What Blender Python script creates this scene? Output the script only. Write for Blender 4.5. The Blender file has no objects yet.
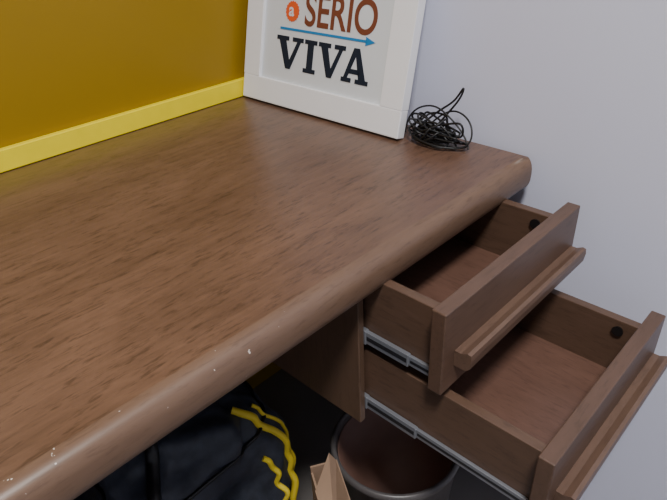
import bpy, bmesh, math, random
from mathutils import Vector, Matrix, noise
random.seed(4)
H=0.75
D=bpy.data
def link(o,parent=None):
    bpy.context.scene.collection.objects.link(o)
    if parent: o.parent=parent
    return o
def empty(name,loc=(0,0,0)):
    e=D.objects.new(name,None); e.empty_display_size=.05; e.location=loc; link(e); return e
def mobj(name,bm,mat,parent=None,smooth=False):
    me=D.meshes.new(name); bmesh.ops.recalc_face_normals(bm,faces=bm.faces[:]); bm.to_mesh(me); bm.free()
    for m in (mat if isinstance(mat,(list,tuple)) else [mat]): me.materials.append(m)
    if smooth:
        for p in me.polygons: p.use_smooth=True
    return link(D.objects.new(name,me),parent)
def box(name,x0,x1,y0,y1,z0,z1,mat,parent=None,bev=0.0012,seg=2):
    bm=bmesh.new(); bmesh.ops.create_cube(bm,size=1)
    for v in bm.verts:
        v.co=Vector((x0+(v.co.x+.5)*(x1-x0),y0+(v.co.y+.5)*(y1-y0),z0+(v.co.z+.5)*(z1-z0)))
    if bev>0: bmesh.ops.bevel(bm,geom=bm.edges[:],offset=bev,segments=seg,profile=.5,affect='EDGES')
    return mobj(name,bm,mat,parent)
def curve(name,pts,r,mat,parent=None,cyc=False,poly=False):
    c=D.curves.new(name,'CURVE'); c.dimensions='3D'; c.bevel_depth=r; c.bevel_resolution=3; c.use_fill_caps=True
    s=c.splines.new('POLY' if poly else 'NURBS'); s.points.add(len(pts)-1)
    for p,q in zip(s.points,pts): p.co=(q[0],q[1],q[2],1)
    if not poly: s.order_u=4; s.use_endpoint_u=not cyc
    s.use_cyclic_u=cyc
    c.materials.append(mat)
    return link(D.objects.new(name,c),parent)
# ---------- materials
def srgb(r,g,b):
    f=lambda c:(c/255/12.92) if c/255<=.04045 else ((c/255+.055)/1.055)**2.4
    return (f(r),f(g),f(b),1)
def base(name,rough=.5,spec=.5,metal=0):
    m=D.materials.new(name); m.use_nodes=True; nt=m.node_tree; b=nt.nodes['Principled BSDF']
    b.inputs['Roughness'].default_value=rough; b.inputs['Metallic'].default_value=metal
    b.inputs['Specular IOR Level'].default_value=spec
    return m,nt,b
def mat(name,c,rough=.5,spec=.5,metal=0,var=.08,scale=30,bump=0.0):
    m,nt,b=base(name,rough,spec,metal)
    tc=nt.nodes.new('ShaderNodeTexCoord'); nz=nt.nodes.new('ShaderNodeTexNoise'); nz.inputs['Scale'].default_value=scale; nz.inputs['Detail'].default_value=4
    nt.links.new(tc.outputs['Object'],nz.inputs['Vector'])
    r=nt.nodes.new('ShaderNodeValToRGB'); col=srgb(*c)
    r.color_ramp.elements[0].position=.3; r.color_ramp.elements[1].position=.7
    r.color_ramp.elements[0].color=tuple(x*(1-var) for x in col[:3])+(1,); r.color_ramp.elements[1].color=tuple(min(1,x*(1+var)) for x in col[:3])+(1,)
    nt.links.new(nz.outputs['Fac'],r.inputs['Fac']); nt.links.new(r.outputs['Color'],b.inputs['Base Color'])
    if bump:
        bp=nt.nodes.new('ShaderNodeBump'); bp.inputs['Strength'].default_value=bump; bp.inputs['Distance'].default_value=.002
        nt.links.new(nz.outputs['Fac'],bp.inputs['Height']); nt.links.new(bp.outputs['Normal'],b.inputs['Normal'])
    return m
def wood(name,dark,light,axis='X',rough=.38,spec=.5,chips=False,scale=1.0,patch=.5,fleck=.35):
    m,nt,b=base(name,rough,spec)
    L=nt.links
    tc=nt.nodes.new('ShaderNodeTexCoord')
    def nz(sc,sv,det,dist=0):
        mp=nt.nodes.new('ShaderNodeMapping'); mp.inputs['Scale'].default_value=sv; L.new(tc.outputs['Object'],mp.inputs['Vector'])
        n=nt.nodes.new('ShaderNodeTexNoise'); n.inputs['Scale'].default_value=sc; n.inputs['Detail'].default_value=det; n.inputs['Roughness'].default_value=.65
        n.inputs['Distortion'].default_value=dist
        L.new(mp.outputs[0],n.inputs['Vector']); return n
    ax=lambda l,s:tuple((l if k==axis else s)*scale for k in 'XYZ')
    n1=nz(1.6,ax(8,60),7,.5)
    n2=nz(4,ax(.8,1.8),6,.8)
    n4=nz(1.0,ax(40,230),3,.2)
    mix=nt.nodes.new('ShaderNodeMix'); mix.data_type='FLOAT'; mix.inputs[0].default_value=patch
    L.new(n1.outputs['Fac'],mix.inputs[2]); L.new(n2.outputs['Fac'],mix.inputs[3])
    r=nt.nodes.new('ShaderNodeValToRGB'); r.color_ramp.elements[0].position=.34; r.color_ramp.elements[1].position=.66
    r.color_ramp.elements[0].color=srgb(*dark); r.color_ramp.elements[1].color=srgb(*light)
    L.new(mix.outputs[0],r.inputs['Fac']); out=r.outputs['Color']
    # short pore flecks
    r4=nt.nodes.new('ShaderNodeMapRange'); r4.inputs[1].default_value=.53; r4.inputs[2].default_value=.68; r4.inputs[3].default_value=0; r4.inputs[4].default_value=fleck
    L.new(n4.outputs['Fac'],r4.inputs[0])
    mf=nt.nodes.new('ShaderNodeMix'); mf.data_type='RGBA'; L.new(r4.outputs[0],mf.inputs[0]); L.new(out,mf.inputs[6])
    mf.inputs[7].default_value=srgb(dark[0]*.62,dark[1]*.58,dark[2]*.55); out=mf.outputs[2]
    if chips:
        n3=nz(85,(1,1,1),3)
        r3=nt.nodes.new('ShaderNodeValToRGB'); r3.color_ramp.elements[0].position=.70; r3.color_ramp.elements[1].position=.72
        L.new(n3.outputs['Fac'],r3.inputs['Fac'])
        sx=nt.nodes.new('ShaderNodeSeparateXYZ'); L.new(tc.outputs['Object'],sx.inputs[0])
        mr=nt.nodes.new('ShaderNodeMapRange'); mr.inputs[1].default_value=-.42; mr.inputs[2].default_value=-.48; L.new(sx.outputs[0],mr.inputs[0])
        mu=nt.nodes.new('ShaderNodeMath'); mu.operation='MULTIPLY'; L.new(mr.outputs[0],mu.inputs[0]); L.new(r3.outputs['Color'],mu.inputs[1])
        mc=nt.nodes.new('ShaderNodeMix'); mc.data_type='RGBA'
        L.new(mu.outputs[0],mc.inputs[0]); L.new(out,mc.inputs[6]); mc.inputs[7].default_value=srgb(205,195,185)
        out=mc.outputs[2]
    L.new(out,b.inputs['Base Color'])
    bp=nt.nodes.new('ShaderNodeBump'); bp.inputs['Strength'].default_value=.12; bp.inputs['Distance'].default_value=.001
    L.new(n1.outputs['Fac'],bp.inputs['Height']); L.new(bp.outputs['Normal'],b.inputs['Normal'])
    rr=nt.nodes.new('ShaderNodeMapRange'); rr.inputs[3].default_value=rough-.06; rr.inputs[4].default_value=rough+.12
    L.new(n2.outputs['Fac'],rr.inputs[0]); L.new(rr.outputs[0],b.inputs['Roughness'])
    return m
M_top=wood('wood_top',(82,59,46),(117,88,70),'X',rough=.32,spec=.65,patch=.55,fleck=.6)
M_edge=wood('wood_edge',(101,78,63),(115,91,74),'X',chips=True)
M_dr=wood('wood_drawer',(82,62,50),(96,73,60),'X')
M_pull=wood('wood_pull',(90,69,57),(104,81,67),'X')
M_side=wood('wood_side',(82,62,49),(96,73,59),'Y')
M_in=wood('wood_inside',(90,65,54),(108,79,67),'Y')
M_cab=wood('wood_cabinet',(86,66,52),(100,77,62),'Z')
M_wallY=mat('dark_mustard',(149,117,0),.4,.4,var=.03,scale=6)  # back wall in a darker mustard than the strip along the desk
M_trim=mat('bright_yellow',(246,224,0),.5,.4,var=.03)
M_wallW=mat('paint_lavender_white',(214,216,234),.8,.2,var=.015,scale=3,bump=.05)
M_floor=mat('floor_tile',(120,115,112),.4,.4,var=.1,scale=5)
M_ceil=mat('paint_white',(235,235,235),.9,.2,var=.01)
M_metal=mat('zinc_metal',(140,143,150),.38,.6,.55,var=.06)
M_metd=mat('dark_metal',(50,50,54),.4,.5,.5)
M_blk=mat('black_plastic',(16,16,18),.45,.5)
M_frame=mat('white_lacquer',(240,240,243),.4,.4,var=.01)
M_paper=mat('print_paper',(216,220,224),.6,.3,var=.02,scale=8)
M_navy=mat('ink_navy',(30,38,52),.6,.2,var=.03)
M_brown=mat('ink_brown',(120,68,48),.6,.2,var=.05)
M_blue=mat('ink_blue',(40,130,190),.6,.2,var=.05)
M_orange=mat('ink_orange',(225,95,45),.6,.2,var=.05)
M_fab=mat('bag_fabric',(54,58,68),.5,.4,var=.25,scale=60,bump=.3)
M_fab2=mat('bag_pocket_fabric',(40,42,48),.5,.4,var=.25,scale=60,bump=.3)
M_plas=mat('bag_plastic',(36,37,42),.25,.6,var=.2,scale=12)
M_ylw=mat('bag_piping',(240,212,60),.5,.4,var=.08)
M_card=mat('cardboard',(158,130,108),.8,.2,var=.08,scale=20)
M_bin=mat('bin_grey',(84,80,80),.35,.5,var=.06)
M_binin=mat('bin_inside',(122,92,82),.45,.4,var=.12,scale=12)
M_glow=D.materials.new('lamp_glow'); M_glow.use_nodes=True
b=M_glow.node_tree.nodes['Principled BSDF']; b.inputs['Emission Color'].default_value=(1,.97,.94,1); b.inputs['Emission Strength'].default_value=6
# ---------- room
WX=.030
box('floor',-3,WX+.1,-3.2,.1,-.1,0,M_floor,bev=0)
box('wall_back',-3,WX+.1,0,.1,0,2.6,M_wallY,bev=0)
box('wall_right',WX,WX+.1,-3.2,0,0,2.6,M_wallW,bev=0)
box('wall_left',-3.1,-3,-3.2,.1,0,2.6,M_wallW,bev=0)
box('ceiling',-3.1,WX+.1,-3.2,.1,2.6,2.7,M_ceil,bev=0)
box('trim_1',-2.2,WX-.001,-.012,-.0005,H+.0005,H+.034,M_trim,bev=.0015)
# ---------- desk
desk=empty('desk')
def desktop():
    bm=bmesh.new(); t=.0486; Dp=.6; R=.012; r=.0195; xr=.014
    out=[] # (x,y,nx,ny,r)
    xl=-1.55
    out.append((xl,-.0125,0,0,0)); out.append((xr,-.0125,0,0,0))
    out.append((xr,-.30,1,0,.003)); out.append((xr,-.55,1,0,.004))
    n=10
    for i in range(n+1):
        a=i/n*math.pi/2
        out.append((xr-R+R*math.cos(a),-Dp+R-R*math.sin(a),math.cos(a),-math.sin(a),.005+(r-.005)*i/n))
    for k in range(1,30): out.append((xr-R+(xl-xr+R)*k/29,-Dp,0,-1,r))
    loops=[];K=12
    for j in range(K+1):
        a=-math.pi/2+math.pi*j/K
        c=abs(math.cos(a))**.75; zz=-t/2+t/2*math.copysign(abs(math.sin(a))**.75,math.sin(a))
        loops.append([bm.verts.new((x-nx*rr*(1-c),y-ny*rr*(1-c),H+zz)) for x,y,nx,ny,rr in out])
    N=len(out)
    for j in range(K):
        for i in range(N):
            f=bm.faces.new((loops[j][i],loops[j][(i+1)%N],loops[j+1][(i+1)%N],loops[j+1][i])); f.material_index=1; f.smooth=True
    bm.faces.new(loops[0]); f=bm.faces.new(loops[-1]); f.material_index=0
    return mobj('desktop',bm,[M_top,M_edge],desk)
desktop()
box('leg_panel',-1.53,-1.505,-.56,-.03,0,H-.0486,M_cab,desk)
zt=H-.0486; zb=H-.2687; yc=-.574
box('added_shade_panel',-1.505,-.3506,-.034,-.018,.30,zt,M_cab,desk)  # added sheet standing in for under-desk shade, hides the yellow wall
box('cabinet_side_left',-.3505,-.3405,yc,-.06,zb,zt,M_cab,desk)
box('cabinet_side_right',-.0500,-.0400,yc,-.06,zb,zt,M_cab,desk)
box('cabinet_back',-.3405,-.0500,-.072,-.06,zb,zt,M_cab,desk)
def drawer(tag,yf,zt_,h,zs,zr,ym):
    p=D.objects.new(tag,None); link(p,desk)
    xl,xr=-.3505,-.0395
    zb_=zt_-h
    box('front_panel',xl,xr,yf,yf+.018,zb_,zt_,M_dr,p,bev=.0015)
    bm=bmesh.new()
    z0=zt_-.060
    prof=[(0.0005,0),(-.008,.000),(-.016,.004),(-.0205,.003),(-.0215,-.004),(-.020,-.016),(-.015,-.021),(0.0005,-.021)]
    A=[bm.verts.new((xl+.022,yf+y,z0+z)) for y,z in prof]; B=[bm.verts.new((xr-.006,yf+y,z0+z)) for y,z in prof]
    n=len(prof)
    for i in range(n): bm.faces.new((A[i],A[(i+1)%n],B[(i+1)%n],B[i]))
    bm.faces.new(A); bm.faces.new(B[::-1])
    mobj('pull',bm,M_pull,p)
    sl,sr=-.3325,-.0580; y0=yf+.018; y1=y0+.44; zsb=zr-.018
    box('side_left',sl,sl+.013,y0,y1,zsb,zs,M_side,p,bev=.001)
    box('side_right',sr-.013,sr,y0,y1,zsb,zs,M_side,p,bev=.001)
    box('back',sl+.013,sr-.013,y1-.013,y1,zsb,zs,M_side,p,bev=.001)
    box('bottom',sl+.013,sr-.013,y0,y1-.013,zsb+.008,zsb+.012,M_in,p,bev=0)
    for s,x0,x1,d in (('left',-.3402,-.3326,1),('right',-.0505,-.0579,-1)):
        def sb(nm,a,b_,ya,yb,za,zb2,m,bv=.0006):
            q=sorted((x0+d*a,x0+d*b_)); box(nm+s,q[0],q[1],ya,yb,zr+za,zr+zb2,m,p,bev=bv)
        sb('slide_outer_',0,.0070,yc-.002,yc+.40,-.018,.003,M_metal)
        sb('slide_middle_',.0012,.0070,ym,yc+.02,-.0165,.0015,M_metal)
        sb('slide_middle_groove_',.0008,.0012,ym+.002,yc-.003,-.0105,-.0045,M_metd,0)
        sb('slide_inner_',.0030,.0074,y0+.002,ym+.01,-.0145,-.0005,M_metal)
        sb('slide_inner_groove_',.0026,.0030,y0+.008,ym-.002,-.0095,-.0055,M_metd,0)
    bm=bmesh.new(); bmesh.ops.create_cone(bm,cap_ends=True,segments=20,radius1=.0075,radius2=.006,depth=.004)
    bmesh.ops.rotate(bm,verts=bm.verts,matrix=Matrix.Rotation(math.pi/2,3,'Y'))
    bmesh.ops.translate(bm,verts=bm.verts,vec=(sr-.0150,y0+.025,zs-.015)); mobj('plug',bm,M_blk,p)
drawer('drawer_upper',-.6942,H-.0253,.1118,H-.0391,H-.1191,-.640)
drawer('drawer_lower',-.8285,H-.1411,.1118,H-.1538,H-.2313,-.655)
# ---------- picture frame
th=math.radians(13)
fr=empty('picture_frame')
dep=.018
fr.matrix_world=Matrix(((0,math.sin(th),-math.cos(th),-.0620),(-1,0,0,-.0187),(0,math.cos(th),math.sin(th),H+dep*math.sin(th)+.0006),(0,0,0,1)))
W,HH,B=.384,.335,.044
def fbox(n,u0,u1,v0,v1,n0,n1,m,bev=.0015): return box(n,u0,u1,v0,v1,n0,n1,m,fr,bev=bev)
fbox('rail_bottom',0,W,0,B,-dep,0,M_frame); fbox('rail_top',0,W,HH-B,HH,-dep,0,M_frame)
fbox('rail_left',0,B,B,HH-B,-dep,0,M_frame,.0006); fbox('rail_right',W-B,W,B,HH-B,-dep,0,M_frame,.0006)
fbox('backing',B,W-B,B,HH-B,-dep+.002,-.006,M_paper,0)
def poly(name,pl,m,z=-.0055):
    bm=bmesh.new()
    for pts in pl:
        f=bm.faces.new([bm.verts.new((x,y,z)) for x,y in pts])
    r=bmesh.ops.extrude_face_region(bm,geom=bm.faces[:]); 
    bmesh.ops.translate(bm,verts=[v for v in r['geom'] if isinstance(v,bmesh.types.BMVert)],vec=(0,0,.0004))
    return mobj(name,bm,m,fr)
def letV(x,y,w,h):
    s=.27*w; t=.13*h; c=x+w/2
    return [[(x+.08*w,y+h-t),(x+.08*w+s,y+h-t),(c+.02*w,y+.28*h),(c+.07*w,y),(c-.12*w,y)],
            [(x+w*.92,y+h-t),(x+w*.92-.14*w,y+h-t),(c+.02*w,y+.28*h),(c+.07*w,y)],
            [(x-.02*w,y+h-t),(x+.46*w,y+h-t),(x+.46*w,y+h),(x-.02*w,y+h)],
            [(x+.60*w,y+h-t),(x+1.02*w,y+h-t),(x+1.02*w,y+h),(x+.60*w,y+h)]]
def letA(x,y,w,h):
    t=.13*h; c=x+w/2
    return [[(c-.12*w,y+h),(c+.10*w,y+h),(x+.93*w,y+t),(x+.66*w,y+t),(c-.02*w,y+.76*h)],
            [(c-.12*w,y+h),(c-.02*w,y+.76*h),(x+.22*w,y+t),(x+.07*w,y+t)],
            [(x+.25*w,y+.26*h),(x+.70*w,y+.26*h),(x+.66*w,y+.40*h),(x+.31*w,y+.40*h)],
            [(x-.02*w,y),(x+.38*w,y),(x+.38*w,y+t),(x-.02*w,y+t)],
            [(x+.54*w,y),(x+1.04*w,y),(x+1.04*w,y+t),(x+.54*w,y+t)]]
def letI(x,y,w,h):
    t=.13*h
    return [[(x+.25*w,y+t),(x+.75*w,y+t),(x+.75*w,y+h-t),(x+.25*w,y+h-t)],[(x,y),(x+w,y),(x+w,y+t),(x,y+t)],[(x,y+h-t),(x+w,y+h-t),(x+w,y+h),(x,y+h)]]
vy,vh=.068,.055
poly('lettering_viva',letV(.083,vy,.066,vh)+letI(.154,vy,.030,vh)+letV(.189,vy,.060,vh)+letA(.247,vy,.056,vh),M_navy)
poly('arrow',[[(.088,.1335),(.292,.1335),(.292,.1375),(.088,.1375)],[(.290,.1285),(.310,.1355),(.290,.1425)]],M_blue)
def text(name,s,size,loc,m,sx=1,off=0.0):
    c=D.curves.new(name,'FONT'); c.body=s; c.size=size; c.extrude=.0003; c.offset=off
    o=D.objects.new(name,c); c.materials.append(m); link(o,fr); o.location=loc; o.scale=(sx,1,1); return o
text('lettering_serio','SÉRIO',.074,(.146,.146,-.0055),M_brown,.84,.0010)
text('lettering_top','VIDA',.05,(.110,.225,-.0055),M_navy,.95,.0008)
pl=[]
for i in range(36):
    a=i/36*2*math.pi; rr=.0175 if i%2 else .0158; pl.append((.116+rr*math.cos(a),.165+rr*math.sin(a)))
poly('badge',[pl],M_orange)
text('badge_letter','a',.030,(.1075,.1575,-.0050),M_paper,1,.0006)
# ---------- cable bunch
cab=empty('cable_bundle',(0,0,0))
cx,cy=-.030,-.452
pts=[]
for i in range(150):
    a=i*.74+random.uniform(-.6,.6)
    rx=.018+.010*math.sin(i*.37); ry=.045+.018*math.sin(i*.23)
    k=random.uniform(.5,1.12)
    z=.004+.019*(1+math.sin(i*.61))*random.uniform(.3,1.15)
    pts.append((cx+rx*k*math.cos(a),cy+ry*k*math.sin(a),H+max(.003,z)))
curve('coil',pts,.0016,M_blk,cab)
curve('loop_a',[(cx,cy+.03,H+.02),(cx+.01,cy+.01,H+.045),(cx+.02,cy-.015,H+.06),(cx+.02,cy-.027,H+.080),(cx+.02,cy-.034,H+.092),(cx+.018,cy-.030,H+.07),(cx+.012,cy-.01,H+.045),(cx,cy+.005,H+.02)],.0016,M_blk,cab)
curve('loop_b',[(cx-.01,cy+.050,H+.01),(cx,cy+.055,H+.04),(cx+.01,cy+.02,H+.060),(cx+.01,cy-.01,H+.050),(cx+.01,cy-.05,H+.02),(cx,cy-.060,H+.005)],.0014,M_blk,cab)
curve('loop_c',[(cx+.01,cy+.03,H+.01),(cx+.02,cy,H+.05),(cx+.02,cy-.035,H+.055),(cx+.01,cy-.065,H+.03),(cx-.005,cy-.062,H+.004),(cx-.015,cy-.03,H+.004)],.0014,M_blk,cab)
# ---------- bin
def lathe(name,prof,c,m,parent,seg=48,smooth=True):
    bm=bmesh.new(); L=[]
    for r,z in prof: L.append([bm.verts.new((c[0]+r*math.cos(2*math.pi*i/seg),c[1]+r*math.sin(2*math.pi*i/seg),z)) for i in range(seg)])
    for a,b_ in zip(L[:-1],L[1:]):
        for i in range(seg): bm.faces.new((a[i],a[(i+1)%seg],b_[(i+1)%seg],b_[i]))
    bm.faces.new(L[0]); bm.faces.new(L[-1])
    return mobj(name,bm,m,parent,smooth)
bn=empty('waste_bin')
bc=(-.222,-.535)
lathe('body',[(.080,.002),(.104,.285),(.108,.288),(.110,.296),(.107,.302),(.102,.302),(.0995,.296),(.078,.012)],bc,M_bin,bn)
lathe('lining',[(.0765,.014),(.0980,.288),(.0970,.288),(.0755,.018)],bc,M_binin,bn)
# ---------- backpack
def sup(th_,ph,c,s,e=.55,amp=.010,fs=9.0,seed=0):
    sg=lambda v,p: math.copysign(abs(v)**p,v)
    x=sg(math.cos(ph),e)*sg(math.cos(th_),e); y=sg(math.cos(ph),e)*sg(math.sin(th_),e); z=sg(math.sin(ph),e)
    p=Vector((c[0]+s[0]*x,c[1]+s[1]*y,c[2]+s[2]*z))
    nn=Vector((x/s[0],y/s[1],z/s[2])).normalized()
    q=p*fs+Vector((seed,seed,0))
    d=amp*noise.turbulence(q,3,False)*1.2 - amp*.8 + .35*amp*noise.noise(q*3)
    return p+nn*d,nn
def blob(name,c,s,m,parent,e=.55,amp=.010,fs=9.,seed=0,nu=140,nv=80):
    bm=bmesh.new(); L=[]
    for j in range(1,nv):
        ph=-math.pi/2+math.pi*j/nv
        L.append([bm.verts.new(sup(2*math.pi*i/nu,ph,c,s,e,amp,fs,seed)[0]) for i in range(nu)])
    for a,b_ in zip(L[:-1],L[1:]):
        for i in range(nu): bm.faces.new((a[i],a[(i+1)%nu],b_[(i+1)%nu],b_[i]))
    bm.faces.new(L[0][::-1]); bm.faces.new(L[-1])
    for v in bm.verts: v.co.z=max(v.co.z,.001)
    return mobj(name,bm,m,parent,True)
bp=empty('backpack')
C=(-.508,-.285,.245);S=(.162,.195,.238)
ar=(.48,.024,9)
blob('main_body',C,S,M_fab,bp,*ar)
C2=(-.555,-.480,.205);S2=(.105,.055,.175)
blob('front_pocket',C2,S2,M_fab2,bp,.6,.016,12,3)
def onS(path,name,r,m,off=.002,c=C,s=S,a4=ar):
    pts=[]
    for a,b_ in path:
        p,nn=sup(a,b_,c,s,*a4); pts.append(p+nn*off)
    curve(name,pts,r,m,bp)
N=60
onS([(-.98+.16*math.sin(4*k/N),-.35+1.45*k/N) for k in range(N)],'piping_1',.0060,M_ylw)
onS([(-.70+.10*math.sin(4*k/N),-.35+1.25*k/N) for k in range(N)],'piping_2',.0030,M_ylw)
onS([(-1.30+.12*math.sin(3*k/N),-.35+.75*k/N) for k in range(N)],'piping_3',.0045,M_ylw)
onS([(-3.0+2.9*k/N,.75+.1*math.sin(k/6)) for k in range(N+1)],'piping_pocket',.0025,M_blk,.002,C2,S2,(.6,.016,12,3))
onS([(2*math.pi*k/90,.62) for k in range(91)],'zip',.003,M_blk)
onS([(-1.9+.1*math.sin(k/9),-.3+1.7*k/N) for k in range(N)],'strap_1',.009,M_blk,.004)
tb=empty('garbage_bag')
blob('crumpled_body',(-.795,-.33,.20),(.105,.22,.20),M_plas,tb,.8,.034,14,7)
# ---------- cardboard box (slim carton)
cb=empty('cardboard_box')
cb.matrix_world=Matrix.Translation((-.343,-.516,0))@Matrix.Rotation(math.radians(-31),4,'Z')
bw,bd,bh=.042,.18,.352
box('side_back',-bw,0,-.003,0,.001,bh,M_card,cb,bev=0)
box('side_front',-bw,0,-bd,-bd+.003,.001,bh,M_card,cb,bev=0)
box('side_right',-.003,0,-bd+.003,-.003,.001,bh,M_card,cb,bev=0)
box('side_left',-bw,-bw+.003,-bd+.003,-.003,.001,bh-.012,M_card,cb,bev=0)
box('base',-bw+.003,-.003,-bd+.003,-.003,.001,.004,M_card,cb,bev=0)
def flap(name,ps):
    bm=bmesh.new(); f=bm.faces.new([bm.verts.new(p) for p in ps]); bmesh.ops.solidify(bm,geom=[f],thickness=.002); mobj(name,bm,M_card,cb)
flap('flap_right',[(-.002,-bd+.006,bh),(-.002,-.004,bh+.004),(-.012,-.002,bh+.022),(-.046,-.050,bh+.008),(-.046,-bd+.012,bh+.008)])
# ---------- lights
lamp=empty('ceiling_lamp')
lathe('shade',[(.16,2.56),(.17,2.57),(.17,2.598),(.02,2.599)],(-1.0,-1.3),M_glow,lamp)
def area(name,loc,size,power,col,target):
    l=D.lights.new(name,'AREA'); l.shape='DISK'; l.size=size; l.energy=power; l.color=col
    o=D.objects.new(name,l); link(o,lamp); o.location=loc
    o.rotation_euler=(Vector(target)-Vector(loc)).to_track_quat('-Z','Y').to_euler()
area('lamp_light',(-1.0,-1.3,2.53),.35,54,(1,.98,.955),(-1.0,-1.3,0))
w=D.worlds.new('World'); bpy.context.scene.world=w; w.use_nodes=True
w.node_tree.nodes['Background'].inputs[0].default_value=(.83,.88,1,1); w.node_tree.nodes['Background'].inputs[1].default_value=.40
# ---------- camera
cam=D.cameras.new('camera'); co=D.objects.new('camera',cam); link(co)
X=Vector((0.68857,-0.72401,-0.04089)); U=Vector((0.40534,0.33752,0.84957)); Bk=Vector((-0.6013,-0.60157,0.52588))
m=Matrix.Identity(4)
for i in range(3): m[i][0]=X[i]; m[i][1]=U[i]; m[i][2]=Bk[i]
m[0][3],m[1][3],m[2][3]=-.7584,-.9463,.3482+H
co.matrix_world=m
cam.sensor_width=36; cam.sensor_fit='HORIZONTAL'; cam.lens=589.08/667*36; cam.clip_start=.01
bpy.context.scene.camera=co
